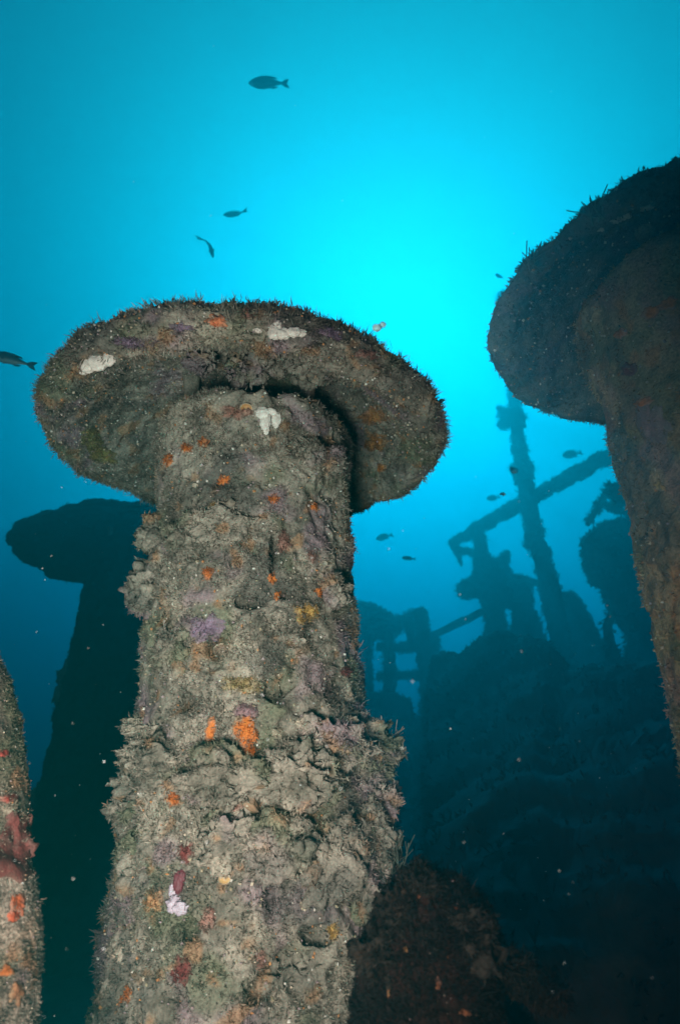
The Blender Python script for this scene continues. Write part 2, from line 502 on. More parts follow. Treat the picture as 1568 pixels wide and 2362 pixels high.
main_cl = []
for k, (x, y, Y, rad) in enumerate([
        (364, 1238, 2.12, (.062, .06, .06)), (350, 1366, 2.08, (.075, .065, .075)), (330, 1360, 2.1, (.04, .04, .055)), (400, 1300, 2.0, (.05, .04, .06)),
        (356, 1680, 2.05, (.08, .06, .036)), (362, 1742, 2.02, (.085, .06, .045)), (328, 1805, 2.04, (.075, .06, .055)), (328, 1868, 2.02, (.072, .06, .045)), (360, 1925, 1.98, (.065, .06, .05)), (338, 1990, 2.02, (.055, .06, .06)),
        (850, 1715, 2.05, (.075, .06, .06)), (808, 1672, 2.05, (.06, .06, .04)), (845, 1775, 2.08, (.065, .06, .06)), (862, 1850, 2.05, (.06, .06, .06)), (858, 1940, 2.0, (.06, .06, .08)), (850, 2040, 1.98, (.05, .06, .1)),
        (770, 1720, 1.93, (.09, .05, .07)), (700, 1790, 1.88, (.09, .05, .07)), (400, 1760, 1.93, (.09, .05, .06)), (520, 1800, 1.86, (.10, .045, .06)),
        (342, 2060, 2.0, (.06, .06, .09)), (334, 2150, 2.0, (.06, .06, .1)), (330, 2260, 2.0, (.06, .06, .1)), (335, 2350, 2.0, (.06, .06, .1)), (640, 1960, 1.86, (.08, .05, .06)), (520, 1950, 1.87, (.07, .05, .07)), (750, 1990, 1.9, (.08, .05, .09)),
        (420, 1500, 1.95, (.06, .04, .06)), (770, 1360, 2.0, (.035, .035, .045)), (760, 1060, 2.0, (.045, .035, .04)), (700, 1040, 1.94, (.05, .03, .04)),
        (520, 1220, 1.91, (.08, .03, .06)), (430, 1250, 1.95, (.06, .04, .06))]):
    main_cl.append(clump(main_pipe, x, y, Y, rad, 10 + k * 1.7, sub=5))
turf(main_pipe, [mpipe], 110000, 11, length=(.005, .017), width=.0013, spread=1.3, bright=1.25)
turf(main_pipe, [mpipe], 3500, 111, length=(.012, .03), width=.0016, blades=3)
turf(main_pipe, main_cl, 42000, 12, length=(.006, .019), width=.0016, blades=4, bright=1.3, spread=1.2)
turf(main_cap, [mcap], 70000, 13, length=(.005, .015), width=.0014, blades=3, spread=1.2)
turf(main_cap, [mcap], 6000, 114, length=(.012, .034), width=.0015, blades=4, keep=lambda c: (np.hypot(c[:, 0] + .315, c[:, 1] - 2.2) > .57) * (c[:, 2] > 1.10))
turf(main_cap, [mcap], 2500, 113, length=(.012, .032), width=.0014, blades=3)
specks(main_pipe, [mpipe], 8000, 14)
specks(main_cap, [mcap], 8000, 16)

# --- encrusting animals, set on the steel where they are seen
def seat(bvh, x, y):
    hit = bvh.ray_cast(RAY0, ray(x, y).normalized())
    return hit[0], hit[1]

PATCHES = {}
def patch(root, bvh, x, y, w, h, colr, seed, name="orange_sponge", thick=.007, label=None):
    """thin encrusting sheet that follows the surface, with a ragged outline"""
    c, n = seat(bvh, x, y)
    if c is None: return
    if n.dot(ray(x, y)) > 0: n = -n
    view = ray(x, y).normalized()
    m = (n * .5 - view * .8).normalized()
    px = c.length / FPX
    up = (Vector((0, 0, 1)) - m * m.z).normalized(); rt = up.cross(m)
    rt = -rt if rt.x < 0 else rt
    na, nr = 40, 9
    th = np.linspace(0, 2 * np.pi, na, endpoint=False)
    out = 1 + .55 * fbm(np.stack([np.cos(th) * 1.6 + seed, np.sin(th) * 1.6, th * 0 + seed], 1), 3) * 1.5
    V, C = [], []
    for i in range(nr + 1):
        rr = i / nr
        for j in range(na):
            q = c + rt * (math.cos(th[j]) * out[j] * rr * w * px * .5) + up * (math.sin(th[j]) * out[j] * rr * h * px * .5)
            hit = bvh.ray_cast(q - view * .25, view)
            s = hit[0] if hit[0] is not None and (hit[0] - q).length < .09 else q
            hh = thick * (math.sqrt(max(0, 1 - rr ** 3)) - .35 * (rr == 1) - .15)
            V.append(s + m * hh)
    V = np.array([tuple(v) for v in V])
    V += np.array(m)[None] * (thick * .45 * fbm(V * 70 + seed, 2))[:, None]
    i = np.arange(nr)[:, None] * na; j = np.arange(na)[None]; j2 = (j + 1) % na
    Q = np.stack([i + j, i + na + j, i + na + j2, i + j2], -1).reshape(-1, 4)
    cc = np.tile(np.array(colr, float), (len(V), 1)) * (1 + .45 * fbm(V * 45 + seed, 3))[:, None]
    rr = np.repeat(np.arange(nr + 1) / nr, na)
    mixv = sstep(.35, .95, rr * .75 + .7 * fbm(V * 60 + seed, 2) + .12)
    cc = cc * (1 - .55 * mixv)[:, None] + growth_color(V, 3.0) * (.55 * mixv)[:, None] * min(1.0, max(colr) * 3)
    s = Surf(V, Q, np.clip(cc, .01, 1))
    PATCHES.setdefault(root.name, []).append(s)
    return put(name, s, M_SPONGE, root, label=label)

OR, YE, RD, PK, MV, GY = (.54, .17, .04), (.46, .29, .09), (.17, .045, .04), (.30, .165, .13), (.24, .17, .23), (.30, .28, .25)
bv_p, bv_c = mpipe.bvh(), mcap.bvh()
for k, (x, y, w, h, c, nm) in enumerate([
        (567, 1688, 56, 74, (.55, .17, .035), "orange_sponge"), (578, 1742, 26, 50, (.55, .17, .035), "orange_sponge"), (485, 1688, 24, 62, OR, "orange_sponge"), (478, 1722, 18, 30, OR, "orange_sponge"),
        (603, 1808, 40, 36, OR, "orange_sponge"), (398, 1846, 30, 28, OR, "orange_sponge"), (388, 1063, 24, 26, OR, "orange_sponge"),
        (470, 1022, 24, 20, OR, "orange_sponge"), (517, 1108, 34, 22, OR, "orange_sponge"), (432, 1035, 22, 18, OR, "orange_sponge"),
        (492, 1170, 28, 20, YE, "ochre_sponge"), (480, 1322, 24, 30, OR, "orange_sponge"), (628, 1335, 22, 24, OR, "orange_sponge"),
        (640, 1375, 18, 20, OR, "orange_sponge"), (735, 1365, 18, 26, OR, "orange_sponge"), (706, 1416, 50, 46, YE, "ochre_sponge"),
        (797, 1551, 22, 18, RD, "red_sponge"), (722, 1722, 24, 22, YE, "ochre_sponge"), (766, 1716, 28, 24, OR, "orange_sponge"),
        (290, 2292, 22, 34, OR, "orange_sponge"), (828, 2020, 20, 36, OR, "orange_sponge"), (606, 2000, 20, 30, OR, "orange_sponge"),
        (655, 1250, 30, 50, PK, "pink_sponge"), (632, 1152, 22, 18, OR, "orange_sponge"), (725, 1170, 20, 18, OR, "orange_sponge"),
        (545, 1860, 30, 20, PK, "pink_sponge"), (565, 1640, 60, 34, (.24, .15, .16), "pink_sponge"), (690, 1820, 40, 26, PK, "pink_sponge"),
        (430, 1965, 34, 40, RD, "red_sponge"), (355, 2080, 40, 46, (.42, .24, .12), "ochre_sponge"), (480, 1450, 90, 70, MV, "mauve_sponge"),
        (720, 1285, 20, 22, PK, "pink_sponge"), (380, 942, 22, 22, PK, "pink_sponge"), (540, 950, 70, 34, (.30, .16, .12), "pink_sponge"),
        (700, 905, 30, 28, OR, "orange_sponge"), (560, 1580, 80, 40, (.34, .26, .12), "ochre_sponge"), (480, 2120, 30, 40, PK, "pink_sponge"),
        (640, 1690, 26, 20, (.34, .3, .22), "ochre_sponge"), (700, 1940, 22, 28, YE, "ochre_sponge"), (420, 2240, 40, 50, RD, "red_sponge"),
        (600, 2210, 22, 40, PK, "pink_sponge"), (770, 2150, 20, 30, YE, "ochre_sponge"), (800, 1240, 14, 18, OR, "orange_sponge")]):
    patch(main_pipe, bv_p, x, y, w, h, c, 3.1 * k + 1, nm)
for k, (x, y, w, h, c, nm) in enumerate([
        (500, 741, 52, 30, (.66, .22, .10), "orange_sponge"), (570, 728, 26, 18, PK, "pink_sponge"), (350, 800, 26, 30, (.4, .3, .2), "ochre_sponge"),
        (865, 960, 70, 40, (.33, .16, .06), "ochre_sponge"), (868, 1020, 60, 40, (.33, .15, .05), "ochre_sponge"), (880, 1080, 30, 22, (.38, .15, .04), "orange_sponge"),
        (240, 1050, 60, 40, (.26, .22, .08), "ochre_sponge"), (210, 1010, 50, 40, (.24, .22, .09), "ochre_sponge"), (420, 755, 60, 18, MV, "mauve_sponge"),
        (300, 790, 70, 22, MV, "mauve_sponge"), (760, 770, 70, 18, MV, "mauve_sponge"), (850, 820, 60, 18, PK, "pink_sponge")]):
    patch(main_cap, bv_c, x, y, w, h, c, 2.3 * k + 40, nm)

def lobes(root, bvh, spots, colr, name, label, mat=M_SQUIRT, rough=.24, sub=4, flat=.5):
    """a colony of swollen lobes sitting on the surface"""
    VV, QQ, CC, off = [], [], [], 0
    for k, (x, y, w, h) in enumerate(spots):
        c, n = seat(bvh, x, y)
        if c is None: continue
        view = ray(x, y).normalized()
        px = c.length / FPX
        b = blob(c - view * (.15 * w * px), (w * px * .5, w * px * .5 * flat, h * px * .5), sub, rough, 1.6, k * 2.7 + x, np.array(colr))
        VV.append(b.V); QQ.append(b.Q + off); CC.append(b.C * (1 + .18 * fbm(b.V * 60, 2))[:, None]); off += len(b.V)
    if VV:
        return put(name, Surf(np.concatenate(VV), np.concatenate(QQ), np.concatenate(CC)), mat, root, label=label)

WH = (.66, .60, .52)
lobes(main_cap, bv_c, [(205, 842, 38, 38), (228, 836, 48, 42), (252, 828, 32, 34), (194, 856, 22, 18)], WH, "white_sponge", "white smooth lobed sponge on the left of the cap")
lobes(main_cap, bv_c, [(634, 764, 32, 40), (652, 770, 40, 28), (676, 766, 34, 26), (694, 768, 26, 20), (640, 748, 18, 22)], WH, "white_sponge", "white lobed sponge on the cap's lip")
lobes(main_cap, bv_c, [(595, 762, 22, 14)], WH, "white_sponge", "small white sponge knob beside the larger one on the lip")
lobes(main_pipe, bv_p, [(605, 952, 34, 30), (612, 972, 26, 44), (636, 966, 26, 44), (624, 950, 30, 20), (614, 992, 14, 24)], (.72, .68, .60), "white_sponge", "forked white sponge near the pipe's top")
lobes(main_pipe, bv_p, [(400, 2062, 20, 44), (406, 2088, 34, 34), (418, 2094, 30, 26)], (.46, .40, .46), "white_sponge", "pale lilac sponge low on the pipe", rough=.4, sub=4)
lobes(main_pipe, bv_p, [(412, 2035, 22, 44), (420, 2022, 16, 26)], (.13, .03, .04), "red_sponge", "dark crimson sponge above the pale one")
hang = []
for k, (x, y, Y, rad) in enumerate([(552, 800, 1.80, (.045, .05, .05)), (572, 836, 1.84, (.05, .05, .055)), (545, 850, 1.88, (.03, .04, .04)), (705, 832, 1.82, (.045, .05, .045)), (748, 842, 1.84, (.05, .05, .05)), (725, 866, 1.86, (.045, .04, .03)),
                                    (470, 835, 1.9, (.04, .05, .03)), (640, 815, 1.86, (.03, .04, .05)), (820, 860, 1.95, (.04, .05, .03))]):
    hang.append(clump(main_cap, x, y, Y, rad, 70 + 2.3 * k, "grey_sponge", 5, .7, tint=.8))
turf(main_cap, hang, 5000, 15, length=(.004, .012), width=.0014)


for pr_ in (main_pipe, main_cap):
    turf(pr_, PATCHES[pr_.name], 5000, 19, name="sponge_fuzz", length=(.003, .011), width=.0012, spread=1.3, bright=1.0)

def shell(root, bvh, x, y, w, colr, seed, tilt=0.3):
    """small cup-shaped shell stuck on edge"""
    c, n = seat(bvh, x, y)
    if c is None: return
    px = c.length / FPX; R = w * px * .5
    view = -ray(x, y).normalized()
    up = (Vector((0, 0, 1)) - view * view.z).normalized(); rt = up.cross(view)
    V = []
    for i in range(7):
        a = i / 6 * 1.35
        for j in range(18):
            t = 2 * math.pi * j / 18
            r = R * math.sin(a) * (1 + .02 * math.sin(7 * t + seed))
            V.append(c + view * (.006 - R * .5 * math.cos(a) + R * tilt) + rt * r * math.cos(t) + up * r * math.sin(t) * .8)
    V = np.array([tuple(v) for v in V])
    i = np.arange(6)[:, None] * 18; j = np.arange(18)[None]; j2 = (j + 1) % 18
    Q = np.stack([i + j, i + j2, i + 18 + j2, i + 18 + j], -1).reshape(-1, 4)
    C = np.tile(np.array(colr), (len(V), 1)); C[-36:] = (.5, .43, .32)
    put("shell", Surf(V, Q, C), M_SQUIRT, root)
for k, a in enumerate([(568, 942, 30, (.42, .22, .08)), (512, 1500, 40, (.2, .14, .1)), (518, 2028, 26, (.5, .33, .14)), (712, 1940, 22, (.6, .42, .3)),
                       (698, 1478, 16, (.3, .27, .22)), (748, 1300, 16, (.26, .25, .2)),
                       (560, 1890, 16, (.5, .4, .3)), (450, 1120, 14, (.3, .26, .2))]):
    shell(main_pipe, bv_p, *a, seed=k)

def sprig(root, base, tip, n, seed, r=.002, spreadx=.05, name="hydroid_sprig", tint=(.2, .24, .2)):
    """thin upright stems with side branches"""
    rg = np.random.default_rng(seed)
    VV, QQ, off = [], [], 0
    b, t = np.array(base), np.array(tip)
    for k in range(n):
        s = b + rg.normal(size=3) * spreadx * .4; e = t + rg.normal(size=3) * spreadx; e = s + (e - s) * rg.uniform(.5, 1.0)
        mid = (s + e) / 2 + rg.normal(size=3) * .012
        parts = [([s, mid, e], r)]
        for q in range(4):
            u = rg.uniform(.3, .95); o = s + (e - s) * u
            parts.append(([o, o + np.array([rg.normal() * .02, rg.normal() * .01, abs(rg.normal()) * .018 + .006])], r * .7))
        for pts, rr in parts:
            T = tube(pts, rr, 5, .02, 0, seed)
            VV.append(T.V); QQ.append(T.Q + off); off += len(T.V)
    V = np.concatenate(VV)
    put(name, Surf(V, np.concatenate(QQ), np.tile(np.array(tint), (len(V), 1))), M_TUFT, root)
sprig(main_pipe, P(905, 2030, 1.95), P(924, 1935, 1.95), 6, 3, .0018, .018, tint=(.14, .16, .13))
sprig(main_pipe, P(895, 2090, 1.95), P(898, 2000, 1.95), 5, 4, .0014, .015, tint=(.09, .11, .09))
sprig(main_pipe, P(890, 1720, 2.08), P(922, 1690, 2.08), 5, 6, .0018, .015, tint=(.3, .29, .25))

# --- the one on the right, outside the strobe's beam
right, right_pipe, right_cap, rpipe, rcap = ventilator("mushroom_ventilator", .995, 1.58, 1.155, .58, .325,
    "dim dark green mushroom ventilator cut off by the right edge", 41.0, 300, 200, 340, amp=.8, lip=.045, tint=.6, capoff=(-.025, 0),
    prof=[(.25, DECK_Z - .03), (.262, -.4), (.275, 0), (.292, .4), (.312, .8), (.335, 1.0), (.37, 1.14), (.375, 1.20), (.35, 1.225), (.2, 1.215), (.01, 1.215)], pipe_tint=(2.4, 1.9, 1.3))  # brown pipe tint also lifted in place of strobe light, cap tint dimmed
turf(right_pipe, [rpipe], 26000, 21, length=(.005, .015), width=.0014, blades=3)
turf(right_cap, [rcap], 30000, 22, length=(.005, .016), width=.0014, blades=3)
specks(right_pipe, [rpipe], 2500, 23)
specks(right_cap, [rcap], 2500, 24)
bv_r, bv_rc = rpipe.bvh(), rcap.bvh()
for k, (x, y, w, h, c, nm) in enumerate([(1500, 720, 40, 24, OR, "orange_sponge"), (1450, 850, 40, 30, RD, "red_sponge"), (1500, 980, 60, 110, (.3, .2, .2), "mauve_sponge"),
        (1540, 700, 40, 26, OR, "orange_sponge"), (1430, 770, 30, 24, OR, "orange_sponge"), (1520, 1120, 24, 26, YE, "ochre_sponge"), (1480, 930, 40, 20, OR, "orange_sponge")]):
    patch(right_pipe, bv_r, x, y, w, h, c, 5.1 * k + 3, nm)
for k, (x, y, w, h) in enumerate([(1420, 510, 26, 10), (1445, 500, 22, 12), (1385, 530, 14, 10), (1340, 560, 14, 12), (1490, 480, 26, 12)]):
    patch(right_cap, bv_rc, x, y, w, h, (.6, .5, .4), 7.7 * k + 2, "white_sponge", .006)
sprig(right_cap, P(1238, 620, 1.3), P(1222, 598, 1.3), 4, 16, .0018, .012)
sprig(right_cap, P(1385, 500, 1.2), P(1378, 478, 1.2), 6, 17, .0018, .015)

# --- the one behind on the left, a blue silhouette
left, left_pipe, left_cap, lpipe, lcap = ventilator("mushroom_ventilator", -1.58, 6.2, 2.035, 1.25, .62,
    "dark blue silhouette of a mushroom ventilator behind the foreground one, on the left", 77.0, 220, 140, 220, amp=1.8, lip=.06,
    lean=(-.075, 0), tint=.06)  # same growth, tinted near black to stand in for missing strobe light
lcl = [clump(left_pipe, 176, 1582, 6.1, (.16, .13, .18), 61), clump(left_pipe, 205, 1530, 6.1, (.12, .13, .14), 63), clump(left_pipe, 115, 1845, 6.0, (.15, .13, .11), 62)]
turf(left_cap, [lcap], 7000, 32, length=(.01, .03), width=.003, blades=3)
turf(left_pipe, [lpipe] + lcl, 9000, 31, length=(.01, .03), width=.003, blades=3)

# --- a far one just right of the foreground pipe
far = root_at("mushroom_ventilator", P(850, 1640, 9.6), "small hazy mushroom ventilator far off, half hidden by the foreground pipe", "ventilator", "mushroom ventilators on the deck")
fc = P(836, 1468, 9.6)
s = lathe([(.01, fc.z + .06), (.45, fc.z + .04), (.50, fc.z + .05), (.53, fc.z + .12), (.42, fc.z + .24), (.2, fc.z + .40), (.01, fc.z + .46)], 90, 60, lambda z: (fc.x, fc.y), 1.2, 5)
put("cap", s, M_DARK, far)
put_tube("pipe", tube([(fc.x, fc.y, DECK_Z), (fc.x, fc.y, fc.z + .05)], .12, 24, .06, .03, 4), M_DARK, far)

# ------------------------------------------------------------------ foreground stump and left pillar
lp_root = root_at("bollard", P(-110, 2500, 1.5), "grey brown overgrown post at the left edge with dark red sponge patches", "bollard")
pts = []
for y, xr in [(2620, 118), (2362, 104), (2150, 92), (1950, 80), (1750, 60), (1640, 45), (1570, 28), (1500, 2), (1450, -45), (1420, -100), (1412, -118)]:
    c = P(-120, y, 1.5); e = P(xr, y, 1.5)
    pts.append((max(.004, e.x - c.x - .012), c.z, c.x))
zz = np.array([p[1] for p in pts]); xx = np.array([p[2] for p in pts])
lpil = lathe([(p[0], p[1]) for p in pts], 260, 300, lambda z: (float(np.interp(z, zz, xx)), 1.5), .6, 91)
lpil.C = lpil.C * .7
put("post", lpil, M_CRUST, lp_root)
turf(lp_root, [lpil], 40000, 41, length=(.003, .009), width=.0009, spread=1.2)
turf(lp_root, [lpil], 250, 43, length=(.01, .025), width=.001, blades=3)
specks(lp_root, [lpil], 1500, 42, (.0006, .0018))
bv_l = lpil.bvh()
for k, (x, y, w, h, c, nm) in enumerate([(40, 1905, 60, 70, (.10, .03, .026), "red_sponge"), (30, 1975, 100, 90, (.10, .03, .026), "red_sponge"), (70, 1950, 40, 70, (.09, .028, .024), "red_sponge"),
        (42, 2085, 34, 40, (.25, .06, .02), "orange_sponge"), (34, 2112, 24, 26, (.25, .05, .02), "orange_sponge"), (10, 1738, 24, 18, (.2, .04, .03), "red_sponge"), (22, 1842, 44, 20, (.2, .04, .03), "red_sponge"),
        (40, 2290, 30, 40, (.2, .1, .05), "orange_sponge"), (15, 2240, 30, 20, (.25, .08, .02), "orange_sponge")]):
    patch(lp_root, bv_l, x, y, w, h, c, 4.3 * k + 8, nm, .006)

st_root = root_at("broken_post", P(980, 2620, 1.45), "dark reddish overgrown stump at the bottom, right of the foreground ventilator", "stump")
pts = []
for y, xl, xr in [(2700, 770, 1175), (2362, 792, 1165), (2280, 806, 1160), (2200, 826, 1152), (2130, 852, 1138), (2075, 880, 1112), (2030, 905, 1062), (2003, 930, 1020), (1990, 955, 990)]:
    a, b = P(xl, y, 1.45), P(xr, y, 1.45)
    pts.append(((b.x - a.x) / 2, a.z, (a.x + b.x) / 2))
zz2 = np.array([p[1] for p in pts]); xx2 = np.array([p[2] for p in pts])
stump = lathe([(max(.004, p[0] - .01), p[1]) for p in pts] + [(.003, pts[-1][1] + .006)], 220, 200, lambda z: (float(np.interp(z, zz2, xx2)), 1.45), 1.1, 117)
stump.C = stump.C * np.array([.035, .015, .014])  # growth and clumps tinted near black, as if the strobe missed them
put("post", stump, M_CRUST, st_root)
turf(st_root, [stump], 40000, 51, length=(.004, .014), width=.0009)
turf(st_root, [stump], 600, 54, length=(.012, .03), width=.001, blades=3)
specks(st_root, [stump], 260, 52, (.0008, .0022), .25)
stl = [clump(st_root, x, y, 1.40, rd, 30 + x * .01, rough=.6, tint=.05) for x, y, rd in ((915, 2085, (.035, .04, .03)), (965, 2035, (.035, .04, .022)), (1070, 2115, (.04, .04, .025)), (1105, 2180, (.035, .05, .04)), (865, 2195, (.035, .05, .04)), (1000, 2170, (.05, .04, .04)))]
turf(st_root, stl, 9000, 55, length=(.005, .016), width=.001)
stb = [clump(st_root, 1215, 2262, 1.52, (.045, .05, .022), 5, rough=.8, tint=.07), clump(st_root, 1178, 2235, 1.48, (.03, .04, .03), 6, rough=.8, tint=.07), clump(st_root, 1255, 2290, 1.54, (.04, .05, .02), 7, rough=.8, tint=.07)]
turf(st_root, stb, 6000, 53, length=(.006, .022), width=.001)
bv_s = stump.bvh()
for k, (x, y, w, h, c) in enumerate([(960, 2060, 18, 30, (.10, .035, .015)), (1045, 2095, 30, 12, (.12, .04, .015)), (935, 2190, 10, 14, (.14, .08, .03)), (1010, 2270, 14, 24, (.08, .03, .012)), (895, 2290, 8, 20, (.12, .07, .03)), (1075, 2335, 24, 14, (.09, .035, .015))]):
    patch(st_root, bv_s, x, y, w, h, c, 3.9 * k + 1, "orange_sponge", .004)

# ------------------------------------------------------------------ wreck in the background
BK = 1.35                                        # the far wreck stands this much deeper into the water than first paced out
def far_P(x, y, Y): return P(x, y, Y * BK)
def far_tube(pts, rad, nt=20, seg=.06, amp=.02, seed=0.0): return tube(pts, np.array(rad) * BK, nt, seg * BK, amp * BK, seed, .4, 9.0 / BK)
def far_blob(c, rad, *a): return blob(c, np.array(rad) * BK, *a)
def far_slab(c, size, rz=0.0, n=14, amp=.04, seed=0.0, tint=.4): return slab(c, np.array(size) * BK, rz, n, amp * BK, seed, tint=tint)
def bar(root, name, a, b, r, seed=0.0, amp=.03, **kw):
    return put_tube(name, far_tube([a, b], r, 16, .07, amp, seed), M_DARK, root, **kw)

# collapsed deck: torn plating that slopes up from the lower right foreground to the machinery
dh = root_at("collapsed_deck", P(1400, 2100, 2.4), "dark sloping mass of collapsed overgrown deck filling the lower right", "wreckage")
tx = np.array([800, 860, 905, 950, 978, 990, 1060, 1118, 1180, 1245, 1275, 1300, 1340, 1400, 1480, 1600, 1760.])
ty = np.array([1660, 1640, 1655, 1690, 1640, 1520, 1492, 1474, 1462, 1476, 1525, 1545, 1525, 1520, 1520, 1560, 1580.])
nx, ny = 190, 120
gx = np.linspace(800, 1760, nx)
gt = np.interp(gx, tx, ty) + 10 * fbm(np.stack([gx * .03, gx * 0, gx * 0], 1), 3) + 6 * fbm(np.stack([gx * .12, gx * 0 + 5, gx * 0], 1), 2)
far_y = np.interp(gx, [800, 1000, 1300, 1760], [6.6, 6.4, 4.2, 2.8])
rows = []
for a in np.linspace(0, 1, ny):
    yy = gt + (2480 - gt) * a
    d = 1.9 + (far_y - 1.9) * (1 - a) ** 2.8
    rows.append(np.array([tuple(P(x, y, q)) for x, y, q in zip(gx, yy, d)]))
front = np.stack(rows)
top = front[0]
back = np.stack([top + np.array([0, .25 * k, -.30 * k]) for k in range(6, 0, -1)])
G = np.concatenate([back, front]); V = G.reshape(-1, 3)
amp = np.concatenate([np.full(6, 1.0), np.linspace(1, .55, ny)]).repeat(nx)
V = V + amp[:, None] * (.09 * np.stack([fbm(V * 1.6 + 30 * c, 3) for c in range(3)], 1) + .045 * np.stack([fbm(V * 5 + 30 * c, 3) for c in range(3)], 1))
i0 = np.arange(len(G) - 1)[:, None] * nx; j0 = np.arange(nx - 1)[None]
heap = Surf(V, np.stack([i0 + j0, i0 + nx + j0, i0 + nx + j0 + 1, i0 + j0 + 1], -1).reshape(-1, 4), growth_color(V, 8) * .06)  # near-black tint cancels strobe spill, shade put into the colour
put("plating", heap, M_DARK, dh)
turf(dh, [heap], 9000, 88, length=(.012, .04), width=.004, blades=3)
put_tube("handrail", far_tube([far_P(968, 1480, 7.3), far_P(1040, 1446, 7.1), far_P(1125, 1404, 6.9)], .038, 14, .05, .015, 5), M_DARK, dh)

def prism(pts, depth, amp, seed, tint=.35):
    c = sum((np.array(p) for p in pts), np.zeros(3)) / len(pts)
    away = np.array([c[0] / c[1], 1.0, c[2] / c[1]])            # the machine stands square to the deck it is bolted on
    out = []
    for k in range(len(pts)):
        a, b = np.array(pts[k]), np.array(pts[(k + 1) % len(pts)])
        for t in np.linspace(0, 1, 8, endpoint=False): out.append(a + (b - a) * t)
    out = np.array(out); n = len(out)
    V = []
    for sc, dy in [(.02, 0), (.4, 0), (.75, 0), (.97, 0), (1, .1), (1, .35), (1, .65), (1, .9), (.97, 1), (.75, 1), (.4, 1), (.02, 1)]:
        q = c + (out - c) * sc; q = q + away * (dy * depth * BK); V.append(q)
    m = len(V); V = np.concatenate(V)
    V = V + BK * amp * np.stack([fbm(V * 5 / BK + seed + 30 * k, 3) for k in range(3)], 1)
    i = np.arange(m - 1)[:, None] * n; j = np.arange(n)[None]; j2 = (j + 1) % n
    Q = np.stack([i + j, i + j2, i + n + j2, i + n + j], -1).reshape(-1, 4)
    return Surf(V, Q, growth_color(V, seed) * tint)

def far_prism(px, Y, depth, amp=.02, seed=0.0): return prism([far_P(x, y, Y) for x, y in px], depth, amp, seed)

# mast and boom
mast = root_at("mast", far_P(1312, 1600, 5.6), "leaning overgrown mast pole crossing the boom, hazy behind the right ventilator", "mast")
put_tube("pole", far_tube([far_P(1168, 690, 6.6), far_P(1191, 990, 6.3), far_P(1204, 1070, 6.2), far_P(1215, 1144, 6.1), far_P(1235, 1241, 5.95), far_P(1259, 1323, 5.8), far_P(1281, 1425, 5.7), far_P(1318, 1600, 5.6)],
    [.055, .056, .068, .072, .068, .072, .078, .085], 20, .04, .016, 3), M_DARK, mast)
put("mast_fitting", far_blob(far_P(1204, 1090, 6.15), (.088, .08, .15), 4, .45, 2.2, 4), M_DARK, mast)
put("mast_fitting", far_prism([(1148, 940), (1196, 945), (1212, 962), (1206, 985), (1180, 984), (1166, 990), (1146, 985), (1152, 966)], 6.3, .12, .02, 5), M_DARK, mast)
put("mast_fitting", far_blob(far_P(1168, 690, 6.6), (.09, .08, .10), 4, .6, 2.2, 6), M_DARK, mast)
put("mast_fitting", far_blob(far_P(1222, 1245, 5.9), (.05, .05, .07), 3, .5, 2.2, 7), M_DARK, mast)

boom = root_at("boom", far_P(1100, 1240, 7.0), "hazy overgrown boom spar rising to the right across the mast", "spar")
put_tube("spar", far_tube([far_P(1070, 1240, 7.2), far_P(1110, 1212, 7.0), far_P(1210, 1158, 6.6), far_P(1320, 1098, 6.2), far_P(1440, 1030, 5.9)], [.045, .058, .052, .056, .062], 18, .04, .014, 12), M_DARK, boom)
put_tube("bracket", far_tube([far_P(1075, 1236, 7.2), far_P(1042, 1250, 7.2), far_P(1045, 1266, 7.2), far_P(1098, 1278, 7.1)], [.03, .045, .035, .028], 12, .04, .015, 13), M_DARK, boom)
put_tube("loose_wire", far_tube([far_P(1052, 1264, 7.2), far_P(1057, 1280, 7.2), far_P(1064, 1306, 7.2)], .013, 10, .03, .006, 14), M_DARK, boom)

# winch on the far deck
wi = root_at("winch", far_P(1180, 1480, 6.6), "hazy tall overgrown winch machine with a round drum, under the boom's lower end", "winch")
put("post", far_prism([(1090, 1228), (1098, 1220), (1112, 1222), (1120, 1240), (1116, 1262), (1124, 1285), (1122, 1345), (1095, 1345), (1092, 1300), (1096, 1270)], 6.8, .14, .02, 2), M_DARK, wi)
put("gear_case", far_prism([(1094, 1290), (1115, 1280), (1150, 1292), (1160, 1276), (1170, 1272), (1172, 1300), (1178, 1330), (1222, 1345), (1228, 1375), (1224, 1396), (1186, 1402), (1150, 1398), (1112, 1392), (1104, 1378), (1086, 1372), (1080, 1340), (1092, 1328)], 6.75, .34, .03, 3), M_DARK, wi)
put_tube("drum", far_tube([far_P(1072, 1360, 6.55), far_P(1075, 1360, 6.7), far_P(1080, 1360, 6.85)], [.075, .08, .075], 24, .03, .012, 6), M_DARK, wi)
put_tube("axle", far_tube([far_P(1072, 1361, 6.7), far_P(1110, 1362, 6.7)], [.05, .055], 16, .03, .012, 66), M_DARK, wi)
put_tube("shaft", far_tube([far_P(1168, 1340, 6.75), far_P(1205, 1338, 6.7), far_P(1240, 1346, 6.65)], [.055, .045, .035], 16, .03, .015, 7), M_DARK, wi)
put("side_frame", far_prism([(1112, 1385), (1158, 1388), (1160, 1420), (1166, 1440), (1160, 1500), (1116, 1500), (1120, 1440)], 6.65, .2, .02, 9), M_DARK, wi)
put("side_frame", far_prism([(1176, 1390), (1222, 1388), (1232, 1412), (1246, 1440), (1262, 1500), (1170, 1500), (1180, 1440), (1184, 1425)], 6.7, .2, .02, 10), M_DARK, wi)

